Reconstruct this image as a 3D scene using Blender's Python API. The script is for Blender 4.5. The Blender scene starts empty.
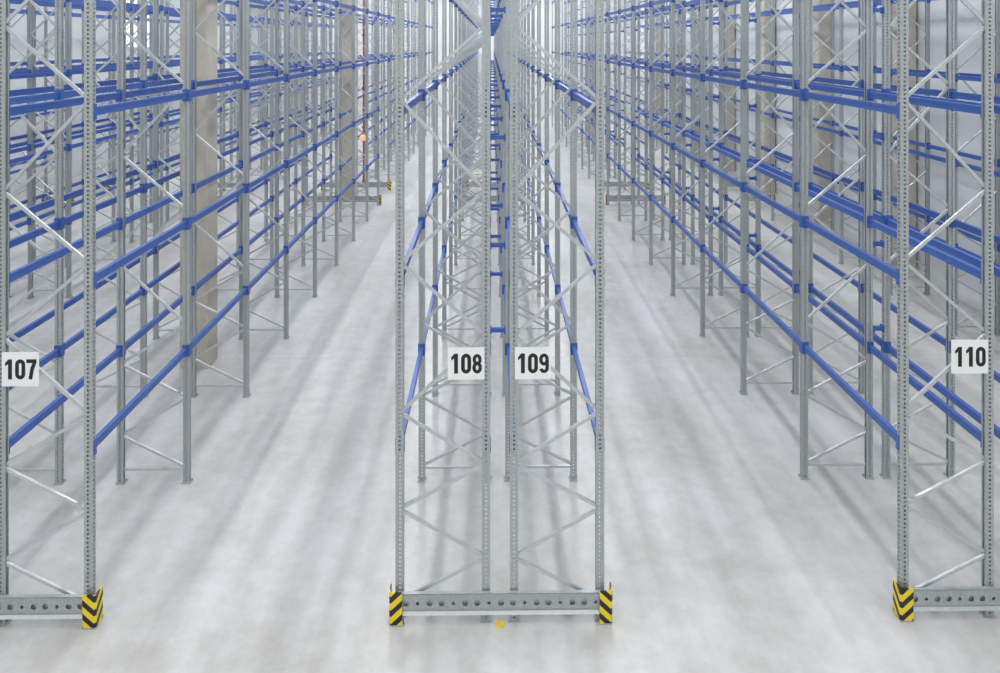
import bpy, bmesh, math, random
from mathutils import Vector, Matrix
random.seed(4)
scene = bpy.context.scene
try:
    scene.view_settings.view_transform = 'Standard'
except Exception:
    pass
COL = scene.collection

# ------------------------------------------------------------------ materials
def new_mat(name):
    m = bpy.data.materials.new(name); m.use_nodes = True
    nt = m.node_tree
    return m, nt, nt.nodes['Principled BSDF']

def simple(name, col, rough=0.5, metal=0.0, noise=0.0, scale=8.0):
    m, nt, b = new_mat(name)
    b.inputs['Roughness'].default_value = rough
    b.inputs['Metallic'].default_value = metal
    if noise > 0:
        tc = nt.nodes.new('ShaderNodeTexCoord')
        n = nt.nodes.new('ShaderNodeTexNoise'); n.inputs['Scale'].default_value = scale
        n.inputs['Detail'].default_value = 5
        nt.links.new(tc.outputs['Object'], n.inputs['Vector'])
        r = nt.nodes.new('ShaderNodeValToRGB')
        r.color_ramp.elements[0].position = 0.3; r.color_ramp.elements[1].position = 0.7
        r.color_ramp.elements[0].color = tuple(c*(1-noise) for c in col)+(1,)
        r.color_ramp.elements[1].color = tuple(min(1, c*(1+noise)) for c in col)+(1,)
        nt.links.new(n.outputs['Fac'], r.inputs['Fac'])
        nt.links.new(r.outputs['Color'], b.inputs['Base Color'])
    else:
        b.inputs['Base Color'].default_value = col+(1,)
    return m

M_GALV = simple('galvanized_steel', (0.45, 0.475, 0.48), 0.38, 0.45, 0.08, 25)
M_BRACE = simple('zinc_brace', (0.58, 0.60, 0.61), 0.34, 0.5, 0.06, 20)
M_BLUE = simple('blue_powder_coat', (0.052, 0.125, 0.42), 0.40, 0.0, 0.06, 5)
M_WHITE = simple('sign_white', (0.88, 0.88, 0.88), 0.5)
M_BLACK = simple('sign_black', (0.01, 0.01, 0.01), 0.5)
M_YEL = simple('yellow_paint', (0.85, 0.65, 0.02), 0.5)
M_CONC = simple('column_concrete', (0.56, 0.52, 0.44), 0.8, 0, 0.08, 3)
M_RED = simple('red_pipe_paint', (0.42, 0.13, 0.10), 0.5)
M_WALL = simple('wall_panel_white', (0.70, 0.73, 0.73), 0.6, 0, 0.03, 0.6)
M_CEIL = simple('ceiling_white', (0.75, 0.76, 0.77), 0.8)
M_HOUS = simple('lamp_housing', (0.7, 0.7, 0.7), 0.4)

def hazard():
    m, nt, b = new_mat('hazard_stripes')
    tc = nt.nodes.new('ShaderNodeTexCoord'); sp = nt.nodes.new('ShaderNodeSeparateXYZ')
    nt.links.new(tc.outputs['Object'], sp.inputs[0])
    def mth(op, a, bb=None):
        n = nt.nodes.new('ShaderNodeMath'); n.operation = op
        for i, v in enumerate((a, bb)):
            if v is None: continue
            if isinstance(v, (int, float)): n.inputs[i].default_value = v
            else: nt.links.new(v, n.inputs[i])
        return n.outputs[0]
    ax = mth('ABSOLUTE', sp.outputs[0])
    s = mth('ADD', mth('ADD', mth('MULTIPLY', sp.outputs[2], 1.1), ax), mth('MULTIPLY', sp.outputs[1], -1.0))
    f = mth('FRACT', mth('DIVIDE', mth('ADD', s, 20.0), 0.17))
    g = mth('GREATER_THAN', f, 0.48)
    mx = nt.nodes.new('ShaderNodeMix'); mx.data_type = 'RGBA'
    nt.links.new(g, mx.inputs['Factor'])
    mx.inputs['A'].default_value = (0.015, 0.015, 0.015, 1)
    mx.inputs['B'].default_value = (0.88, 0.66, 0.02, 1)
    nt.links.new(mx.outputs['Result'], b.inputs['Base Color'])
    b.inputs['Roughness'].default_value = 0.45
    return m
M_HAZ = hazard()

def floor_mat():
    m, nt, b = new_mat('polished_concrete_floor')
    tc = nt.nodes.new('ShaderNodeTexCoord')
    def noise(scale, detail, sx=1, sy=1, rough=0.5):
        mp = nt.nodes.new('ShaderNodeMapping'); mp.inputs['Scale'].default_value = (sx, sy, 1)
        nt.links.new(tc.outputs['Object'], mp.inputs['Vector'])
        n = nt.nodes.new('ShaderNodeTexNoise'); n.inputs['Scale'].default_value = scale
        n.inputs['Detail'].default_value = detail; n.inputs['Roughness'].default_value = rough
        nt.links.new(mp.outputs[0], n.inputs['Vector'])
        return n.outputs['Fac']
    def mth(op, a, bb=None, cl=False):
        n = nt.nodes.new('ShaderNodeMath'); n.operation = op; n.use_clamp = cl
        for i, v in enumerate((a, bb)):
            if v is None: continue
            if isinstance(v, (int, float)): n.inputs[i].default_value = v
            else: nt.links.new(v, n.inputs[i])
        return n.outputs[0]
    a = noise(0.35, 6, 1, 1, 0.6); c = noise(3.0, 9, 1, 1, 0.75); d = noise(2.2, 5, 1, 0.15, 0.55)
    tot = mth('ADD', mth('ADD', mth('MULTIPLY', a, 0.35), mth('MULTIPLY', c, 0.35)), mth('MULTIPLY', d, 0.30))
    r = nt.nodes.new('ShaderNodeValToRGB')
    r.color_ramp.elements[0].position = 0.40; r.color_ramp.elements[0].color = (0.45, 0.438, 0.41, 1)
    r.color_ramp.elements[1].position = 0.60; r.color_ramp.elements[1].color = (0.63, 0.635, 0.635, 1)
    nt.links.new(tot, r.inputs['Fac'])
    sp = nt.nodes.new('ShaderNodeSeparateXYZ'); nt.links.new(tc.outputs['Object'], sp.inputs[0])
    fy = mth('FRACT', mth('DIVIDE', mth('ADD', sp.outputs[1], 120 - 7.3), 12.0))
    ly = mth('LESS_THAN', fy, 0.002)
    mx = nt.nodes.new('ShaderNodeMix'); mx.data_type = 'RGBA'
    nt.links.new(mth('MULTIPLY', ly, 0.35), mx.inputs['Factor'])
    nt.links.new(r.outputs['Color'], mx.inputs['A'])
    mx.inputs['B'].default_value = (0.3, 0.3, 0.3, 1)
    nt.links.new(mx.outputs['Result'], b.inputs['Base Color'])
    rr = mth('ADD', mth('MULTIPLY', a, 0.2), 0.22)
    nt.links.new(rr, b.inputs['Roughness'])
    b.inputs['IOR'].default_value = 1.5
    return m
M_FLOOR = floor_mat()

# ------------------------------------------------------------------ helpers
def obox(bm, x0, x1, y0, y1, z0, z1, mi=0):
    vs = [bm.verts.new(p) for p in ((x0,y0,z0),(x1,y0,z0),(x1,y1,z0),(x0,y1,z0),(x0,y0,z1),(x1,y0,z1),(x1,y1,z1),(x0,y1,z1))]
    for q in ((0,3,2,1),(4,5,6,7),(0,1,5,4),(1,2,6,5),(2,3,7,6),(3,0,4,7)):
        f = bm.faces.new([vs[i] for i in q]); f.material_index = mi

def quad(bm, pts, mi=0):
    f = bm.faces.new([bm.verts.new(p) for p in pts]); f.material_index = mi

def bar(bm, p, q, w, t, mi=0):
    p = Vector(p); q = Vector(q); d = (q-p).normalized()
    n = Vector((-d.z, 0, d.x))*w/2; y = Vector((0, t/2, 0))
    vs = [bm.verts.new(v) for v in (p-n-y, p+n-y, p+n+y, p-n+y, q-n-y, q+n-y, q+n+y, q-n+y)]
    for k in ((0,1,2,3),(7,6,5,4),(0,4,5,1),(1,5,6,2),(2,6,7,3),(3,7,4,0)):
        f = bm.faces.new([vs[i] for i in k]); f.material_index = mi

def mesh_from(bm, name, mats):
    bmesh.ops.recalc_face_normals(bm, faces=bm.faces)
    me = bpy.data.meshes.new(name); bm.to_mesh(me); bm.free()
    for m in mats: me.materials.append(m)
    return me

def add(name, data, parent=None, loc=(0,0,0)):
    o = bpy.data.objects.new(name, data); COL.objects.link(o); o.location = loc
    if parent: o.parent = parent
    return o

# ------------------------------------------------------------------ upright frame
W = 1.0; HT = 10.5; PW = 0.095; PD = 0.08
NODES = [0.22, 0.72, 1.29, 1.81, 2.41, 3.30, 4.15, 4.99, 6.04, 6.91, 7.90, 8.85, 9.75, 10.35]

def ladder_x(bm, x0, x1, y, z0, z1, pitch=0.05, hw=0.027, hh=0.022):
    xm = (x0+x1)/2
    quad(bm, ((x0,y,z0),(xm-hw/2,y,z0),(xm-hw/2,y,z1),(x0,y,z1)))
    quad(bm, ((xm+hw/2,y,z0),(x1,y,z0),(x1,y,z1),(xm+hw/2,y,z1)))
    z = z0
    while z < z1:
        quad(bm, ((xm-hw/2,y,z),(xm+hw/2,y,z),(xm+hw/2,y,z+pitch-hh),(xm-hw/2,y,z+pitch-hh)))
        z += pitch
def ladder_y(bm, x, y0, y1, z0, z1, pitch=0.05, hw=0.03, hh=0.024):
    ym = (y0+y1)/2
    quad(bm, ((x,y0,z0),(x,ym-hw/2,z0),(x,ym-hw/2,z1),(x,y0,z1)))
    quad(bm, ((x,ym+hw/2,z0),(x,y1,z0),(x,y1,z1),(x,ym+hw/2,z1)))
    z = z0
    while z < z1:
        quad(bm, ((x,ym-hw/2,z),(x,ym+hw/2,z),(x,ym+hw/2,z+pitch-hh),(x,ym-hw/2,z+pitch-hh)))
        z += pitch

def frame_mesh(s, detail):
    bm = bmesh.new()
    for k, px in enumerate((0.0, s*W)):
        x0, x1 = px-PW/2, px+PW/2
        facex = px - s*PW/2 if k == 0 else px + s*PW/2
        inx = px + s*PW/2 if k == 0 else px - s*PW/2
        y0, y1 = -PD/2, PD/2
        if detail:
            ladder_x(bm, x0, x1, y0, 0.01, HT)
            ladder_x(bm, x0, x1, y1, 0.01, HT)
            ladder_y(bm, facex, y0, y1, 0.01, HT)
        else:
            quad(bm, ((x0,y0,0),(x1,y0,0),(x1,y0,HT),(x0,y0,HT)))
            quad(bm, ((x0,y1,0),(x1,y1,0),(x1,y1,HT),(x0,y1,HT)))
            quad(bm, ((facex,y0,0),(facex,y1,0),(facex,y1,HT),(facex,y0,HT)))
        quad(bm, ((inx,y0,0),(inx,y0+0.022,0),(inx,y0+0.022,HT),(inx,y0,HT)))
        quad(bm, ((inx,y1,0),(inx,y1-0.022,0),(inx,y1-0.022,HT),(inx,y1,HT)))
        obox(bm, px-0.07, px+0.07, -0.055, 0.07, 0.0, 0.012)
        for bx in (-0.06, 0.06):
            obox(bm, px+bx-0.008, px+bx+0.008, 0.045, 0.062, 0.012, 0.03)
    a = s*(PW/2-0.02); b = s*(W-PW/2+0.02)
    for i in range(len(NODES)-1):
        za, zb = NODES[i]+0.02, NODES[i+1]-0.02
        xa, xb = (a, b) if i % 2 == 0 else (b, a)
        bar(bm, (xa,0,za), (xb,0,zb), 0.036, 0.032, 1)
    for z in (0.2, 10.4):
        bar(bm, (a,0,z), (b,0,z), 0.034, 0.03, 1)
    return mesh_from(bm, 'upright_frame', [M_GALV, M_BRACE])
FM = {(s, d): frame_mesh(s, d) for s in (1,-1) for d in (True, False)}

BAY = 2.8
B1 = [i*BAY for i in range(9)]
B2 = [25.6+i*BAY for i in range(10)]
LEVELS = [2.02, 3.95, 5.90, 7.85, 9.80]

def beams_mesh(s):
    bm = bmesh.new()
    def seg(ya, yb, levels):
        for z in levels:
            for px in (0, s*W):
                e = 0.05
                obox(bm, px-0.022, px+0.022, ya+e, yb-e, z-0.05, z+0.044)
                obox(bm, px-0.028, px+0.028, ya+e+0.02, yb-e-0.02, z+0.018, z+0.05)
                for yy, sg in ((ya, 1), (yb, -1)):
                    y0 = yy+sg*0.042; y1 = yy+sg*0.055
                    obox(bm, px-0.050, px+0.050, min(y0,y1), max(y0,y1), z-0.09, z+0.09)
                    o = -s if px == 0 else s
                    xa, xb = sorted((px+o*0.049, px+o*0.055))
                    ya2, yb2 = sorted((yy-sg*0.005, yy+sg*0.05))
                    obox(bm, xa, xb, ya2, yb2, z-0.09, z+0.09)
    for L in (B1, B2):
        for i in range(len(L)-1): seg(L[i], L[i+1], LEVELS)
    seg(B1[-1], B2[0], LEVELS[2:])
    return mesh_from(bm, 'beams', [M_BLUE])
BM = {s: beams_mesh(s) for s in (1,-1)}

ROWS = [(-1.058, 1), (1.267, -1), (-4.635, -1), (-7.57, 1), (4.82, 1), (7.09, -1), (10.6, 1),
        (-11.07, -1), (-13.67, 1), (-17.2, -1)]
for X, s in ROWS:
    r = add('pallet_rack', None, None, (X, 0, 0)); r.empty_display_size = 0.2
    add('beams', BM[s], r)
    for i, y in enumerate(B1+B2):
        add('upright_frame_%d' % (i+1), FM[(s, i < 5)], r, (0, y, 0))

def spacer(xa, xb):
    bm = bmesh.new()
    for y in (B1+B2)[1:]:
        for z in (2.3, 3.6, 5.25, 7.2, 8.9):
            obox(bm, xa, xb, y-0.03, y+0.03, z-0.03, z+0.03)
            for x in (xa, xb):
                obox(bm, x-0.012, x+0.012, y-0.05, y+0.05, z-0.05, z+0.05)
    add('rack_row_spacer', mesh_from(bm, 'row_spacer', [M_BLUE]))
spacer(-0.0, 0.21)
spacer(5.88, 6.03)

# ------------------------------------------------------------------ end guards
def guard(xa, xb, y, facing=-1):
    cx = (xa+xb)/2; h = (xb-xa)/2
    root = add('rack_end_guard', None, None, (cx, y, 0)); root.empty_display_size = 0.2
    bm = bmesh.new()
    z0, z1 = 0.12, 0.37
    L0, L1 = -h+0.12, h-0.12
    n = int((L1-L0)/0.13); t = (L1-L0)/n
    rr = 0.034
    zm = (z0+z1)/2
    for i in range(n):
        x0 = L0+i*t; x1 = x0+t; xm = (x0+x1)/2
        zz0, zz1 = zm-0.07, zm+0.07
        r2 = rr if i % 3 != 1 else 0.02
        outer = [(x1,zm),(x1,zz1),(xm,zz1),(x0,zz1),(x0,zm),(x0,zz0),(xm,zz0),(x1,zz0)]
        ov = [bm.verts.new((p[0],0,p[1])) for p in outer]
        iv = [bm.verts.new((xm+r2*math.cos(k*math.pi/4),0,zm+r2*math.sin(k*math.pi/4))) for k in range(8)]
        for k in range(8):
            bm.faces.new((ov[k], ov[(k+1)%8], iv[(k+1)%8], iv[k]))
    quad(bm, ((L0,0,zm+0.07),(L1,0,zm+0.07),(L1,0.008,z1-0.03),(L0,0.008,z1-0.03)))
    quad(bm, ((L0,0.008,z1-0.03),(L1,0.008,z1-0.03),(L1,-0.02,z1),(L0,-0.02,z1)))
    quad(bm, ((L0,-0.02,z1),(L1,-0.02,z1),(L1,0.025,z1),(L0,0.025,z1)))
    quad(bm, ((L0,0,zm-0.07),(L1,0,zm-0.07),(L1,0.008,z0+0.03),(L0,0.008,z0+0.03)))
    quad(bm, ((L0,0.008,z0+0.03),(L1,0.008,z0+0.03),(L1,-0.02,z0),(L0,-0.02,z0)))
    quad(bm, ((L0,-0.02,z0),(L1,-0.02,z0),(L1,0.025,z0),(L0,0.025,z0)))
    quad(bm, ((L0,0.025,z0),(L1,0.025,z0),(L1,0.025,z1),(L0,0.025,z1)))
    add('channel_rail', mesh_from(bm, 'channel', [M_GALV]), root)
    for sg, nm in ((-1, 'corner_protector_1'), (1, 'corner_protector_2')):
        bm = bmesh.new()
        X = lambda v: sg*(h-v)
        prof = [(0.15,-0.03),(0.02,-0.03),(0.0,-0.01),(0.0,0.14),(0.012,0.14),(0.012,0.0),(0.03,-0.015),(0.15,-0.015)]
        lo = [bm.verts.new((X(a), b, 0.02)) for a, b in prof]
        hi = [bm.verts.new((X(a), b, 0.39)) for a, b in prof]
        for i in range(8):
            j = (i+1) % 8
            bm.faces.new((lo[i], lo[j], hi[j], hi[i]))
        for ring in (lo, hi):
            for q in ((0,1,6,7),(1,2,5,6),(2,3,4,5)):
                bm.faces.new([ring[i] for i in q])
        add(nm, mesh_from(bm, 'corner_protector', [M_HAZ]), root)
        bm = bmesh.new()
        x0, x1 = sorted((X(0.005), X(0.15)))
        obox(bm, x0, x1, -0.028, 0.02, 0, 0.02)
        add('anchor_%d' % (1 if sg < 0 else 2), mesh_from(bm, 'anchor', [M_GALV]), root)
    if facing > 0: root.rotation_euler = (0, 0, math.pi)
    return root
PAIRS = [(-1.17, 1.40), (-7.68, -4.515), (4.735, 7.20), (10.49, 11.75), (-13.78, -10.96), (-18.35, -17.09)]
for a, b in PAIRS:
    guard(a, b, -0.08); guard(a, b, B2[0]-0.08); guard(a, b, B1[-1]+0.1, 1)

bm = bmesh.new(); obox(bm, 0.06, 0.15, -0.13, -0.12, 0.0, 0.07); obox(bm, 0.06, 0.15, -0.12, -0.06, 0.0, 0.01)
add('yellow_floor_bracket', mesh_from(bm, 'bracket', [M_YEL]))

# ------------------------------------------------------------------ signs
def arc(cx, cz, rx, rz, a0, a1, n=20):
    return [(cx+rx*math.cos(math.radians(a0+(a1-a0)*i/n)), cz+rz*math.sin(math.radians(a0+(a1-a0)*i/n))) for i in range(n+1)]
def ribbon(bm, pts, w, y):
    n = len(pts); L = []; R = []
    for i in range(n):
        p = Vector(pts[i])
        d0 = (Vector(pts[i])-Vector(pts[i-1])).normalized() if i > 0 else None
        d1 = (Vector(pts[i+1])-Vector(pts[i])).normalized() if i < n-1 else None
        d = d0 if d1 is None else d1 if d0 is None else (d0+d1).normalized()
        nn = Vector((-d.y, d.x))
        L.append(p+nn*w/2); R.append(p-nn*w/2)
    for i in range(n-1):
        quad(bm, [(v.x, y, v.y) for v in (R[i], R[i+1], L[i+1], L[i])])
def digit(bm, ch, ox, w, h, t):
    rx = w/2-t/2; T = h/2
    if ch == '1':
        quad(bm, ((ox-t*0.25,-0.0052,-T),(ox+t*0.8,-0.0052,-T),(ox+t*0.8,-0.0052,T),(ox-t*0.25,-0.0052,T)))
        quad(bm, ((ox-t*0.25,-0.0052,T*0.98),(ox-t*1.05,-0.0052,T*0.62),(ox-t*1.05,-0.0052,T*0.30),(ox-t*0.25,-0.0052,T*0.52)))
    elif ch == '0':
        k = T-t/2-rx*1.15
        ribbon(bm, arc(ox, k, rx, rx*1.15, 0, 180)+arc(ox, -k, rx, rx*1.15, 180, 360)+[(ox+rx, k)], t, -0.0052)
    elif ch == '7':
        quad(bm, ((ox-w/2,-0.0052,T-t),(ox+w/2,-0.0052,T-t),(ox+w/2,-0.0052,T),(ox-w/2,-0.0052,T)))
        ribbon(bm, [(ox+rx, T-t*0.8), (ox+rx*0.2, 0), (ox-rx*0.35, -T)], t, -0.0054)
    elif ch == '8':
        ra = (h-t)/4
        ribbon(bm, arc(ox, ra, rx*0.93, ra*0.96, 0, 360), t*0.88, -0.0052)
        ribbon(bm, arc(ox, -ra, rx, ra*1.04, 0, 360), t*0.92, -0.0054)
    elif ch == '9':
        ra = (h-t)/4*1.08; cz = T-t/2-ra
        ribbon(bm, arc(ox, cz, rx, ra, 0, 360), t*0.92, -0.0052)
        k = T-t/2-rx*1.15
        ribbon(bm, [(ox+rx, cz), (ox+rx, -k)]+arc(ox, -k, rx, rx*1.15, 0, -165, 14), t*0.92, -0.0054)
def sign(txt, x0, x1, z0, z1):
    bm = bmesh.new(); w = (x1-x0)/2; h = (z1-z0)/2
    obox(bm, -w, w, -0.004, 0.004, -h, h)
    o = add('aisle_number_sign', mesh_from(bm, 'sign', [M_WHITE]), None, ((x0+x1)/2, -PD/2-0.012, (z0+z1)/2))
    bm = bmesh.new()
    for i, ch in enumerate(txt):
        digit(bm, ch, (i-1)*0.128, 0.116, 0.23, 0.043)
    me = bpy.data.meshes.new('number'); bm.to_mesh(me); bm.free(); me.materials.append(M_BLACK)
    add('number', me, o, (0, 0, 0))
sign('107', -5.61, -5.19, 2.76, 3.15)
sign('108', -0.50, -0.075, 2.81, 3.18)
sign('109', 0.275, 0.695, 2.81, 3.18)
sign('110', 5.36, 5.79, 2.85, 3.24)

# ------------------------------------------------------------------ room
XL, XR, YB, YF, ZC = -22.0, 12.7, 60.0, -18.0, 12.5
def slab(name, x0, x1, y0, y1, z0, z1, m):
    bm = bmesh.new(); obox(bm, x0, x1, y0, y1, z0, z1); return add(name, mesh_from(bm, name, [m]))
slab('floor', XL-0.2, XR+0.2, YF-0.2, YB+0.2, -0.2, 0, M_FLOOR)
slab('ceiling', XL-0.2, XR+0.2, YF-0.2, YB+0.2, ZC, ZC+0.2, M_CEIL)
slab('wall_left', XL-0.2, XL, YF, YB, 0, ZC, M_WALL)
slab('wall_right', XR, XR+0.2, YF, YB, 0, ZC, M_WALL)
slab('wall_back', XL-0.2, XR+0.2, YB, YB+0.2, 0, ZC, M_WALL)
slab('wall_front', XL-0.2, XR+0.2, YF-0.2, YF, 0, ZC, M_WALL)

m, nt, b = new_mat('daylight_panel'); b.inputs['Base Color'].default_value = (0.7, 0.85, 0.95, 1)
b.inputs['Emission Color'].default_value = (0.75, 0.9, 1, 1); b.inputs['Emission Strength'].default_value = 1.1
bm = bmesh.new(); obox(bm, XL, XL+0.03, 37.0, 40.5, 6.4, 10.5, 0)
for yy in (36.9, 38.7, 40.5): obox(bm, XL, XL+0.08, yy, yy+0.1, 6.3, 10.6, 1)
for zz in (6.3, 8.4, 10.5): obox(bm, XL, XL+0.08, 36.9, 40.6, zz, zz+0.1, 1)
add('window_1', mesh_from(bm, 'window', [m, M_HOUS]))

def column(x, y, w, top=ZC):
    bm = bmesh.new(); h = w/2; c = 0.03
    pr = [(-h+c,-h),(h-c,-h),(h,-h+c),(h,h-c),(h-c,h),(-h+c,h),(-h,h-c),(-h,-h+c)]
    lo = [bm.verts.new((a,b,0)) for a,b in pr]; hi = [bm.verts.new((a,b,top)) for a,b in pr]
    for i in range(8): bm.faces.new((lo[i],lo[(i+1)%8],hi[(i+1)%8],hi[i]))
    bm.faces.new(lo); bm.faces.new(hi)
    add('concrete_column', mesh_from(bm, 'column', [M_CONC]), None, (x, y, 0))
for y in (7.1, 24.0, 41.0): column(-6.1, y, 0.58)
for y in (7.1, 24.0, 41.0): column(-12.37, y, 0.44)
for k in range(9): column(12.4, 2.6+5.6*k, 0.5)

root = add('sprinkler_riser', None, None, (-6.1, 27.6, 0)); root.empty_display_size = 0.2
bm = bmesh.new(); r = 0.05
bmesh.ops.create_cone(bm, cap_ends=True, segments=12, radius1=r, radius2=r, depth=ZC-0.01, matrix=Matrix.Translation((0,0,ZC/2)))
for z in (0.02, 2.6, 4.5, 7.0):
    bmesh.ops.create_cone(bm, cap_ends=True, segments=12, radius1=r*1.8, radius2=r*1.8, depth=0.08, matrix=Matrix.Translation((0,0,z+0.03)))
add('pipe', mesh_from(bm, 'pipe', [M_RED]), root)
m, nt, b = new_mat('warm_lamp'); b.inputs['Base Color'].default_value = (1, 0.4, 0.2, 1)
b.inputs['Emission Color'].default_value = (1, 0.35, 0.15, 1); b.inputs['Emission Strength'].default_value = 0.9
bm = bmesh.new(); bmesh.ops.create_uvsphere(bm, u_segments=12, v_segments=8, radius=0.15, matrix=Matrix.Translation((0,-0.25,2.15)))
add('signal_lamp', mesh_from(bm, 'lamp', [m]), root)
bm = bmesh.new(); obox(bm, -0.03, 0.03, -0.15, 0.0, 2.12, 2.18)
add('lamp_bracket', mesh_from(bm, 'bracket', [M_GALV]), root)

# ------------------------------------------------------------------ lighting
def strip(x, y0, y1, w, power):
    root = add('linear_ceiling_lamp', None, None, (x, (y0+y1)/2, ZC-0.35)); root.empty_display_size = 0.2
    bm = bmesh.new(); obox(bm, -w/2-0.03, w/2+0.03, -(y1-y0)/2, (y1-y0)/2, 0, 0.1)
    yy = -(y1-y0)/2+0.5
    while yy < (y1-y0)/2:
        obox(bm, -0.01, 0.01, yy-0.01, yy+0.01, 0.1, 0.345); yy += 4
    add('housing', mesh_from(bm, 'housing', [M_HOUS]), root)
    l = bpy.data.lights.new('lamp_light', 'AREA'); l.shape = 'RECTANGLE'; l.size = w; l.size_y = y1-y0
    l.energy = power; l.color = (0.985, 0.995, 1.0)
    add('tube_light', l, root, (0, 0, -0.02))
for x in (-15.4, -9.3, -2.86, 3.03, 8.83):
    strip(x, -16, 20, 0.7, 1040)
    strip(x, 20.5, 59, 0.7, 1600)

w = bpy.data.worlds.new('World'); scene.world = w; w.use_nodes = True
w.node_tree.nodes['Background'].inputs[0].default_value = (0.8, 0.85, 0.9, 1)
w.node_tree.nodes['Background'].inputs[1].default_value = 0.4

# ------------------------------------------------------------------ camera
cam = bpy.data.cameras.new('camera'); co = add('camera', cam, None, (0, -8.82, 6.71))
cam.sensor_width = 36; cam.lens = 27.3; cam.shift_y = -0.2945; cam.clip_end = 300
co.rotation_euler = (math.pi/2, 0, -math.radians(0.68))
scene.camera = co
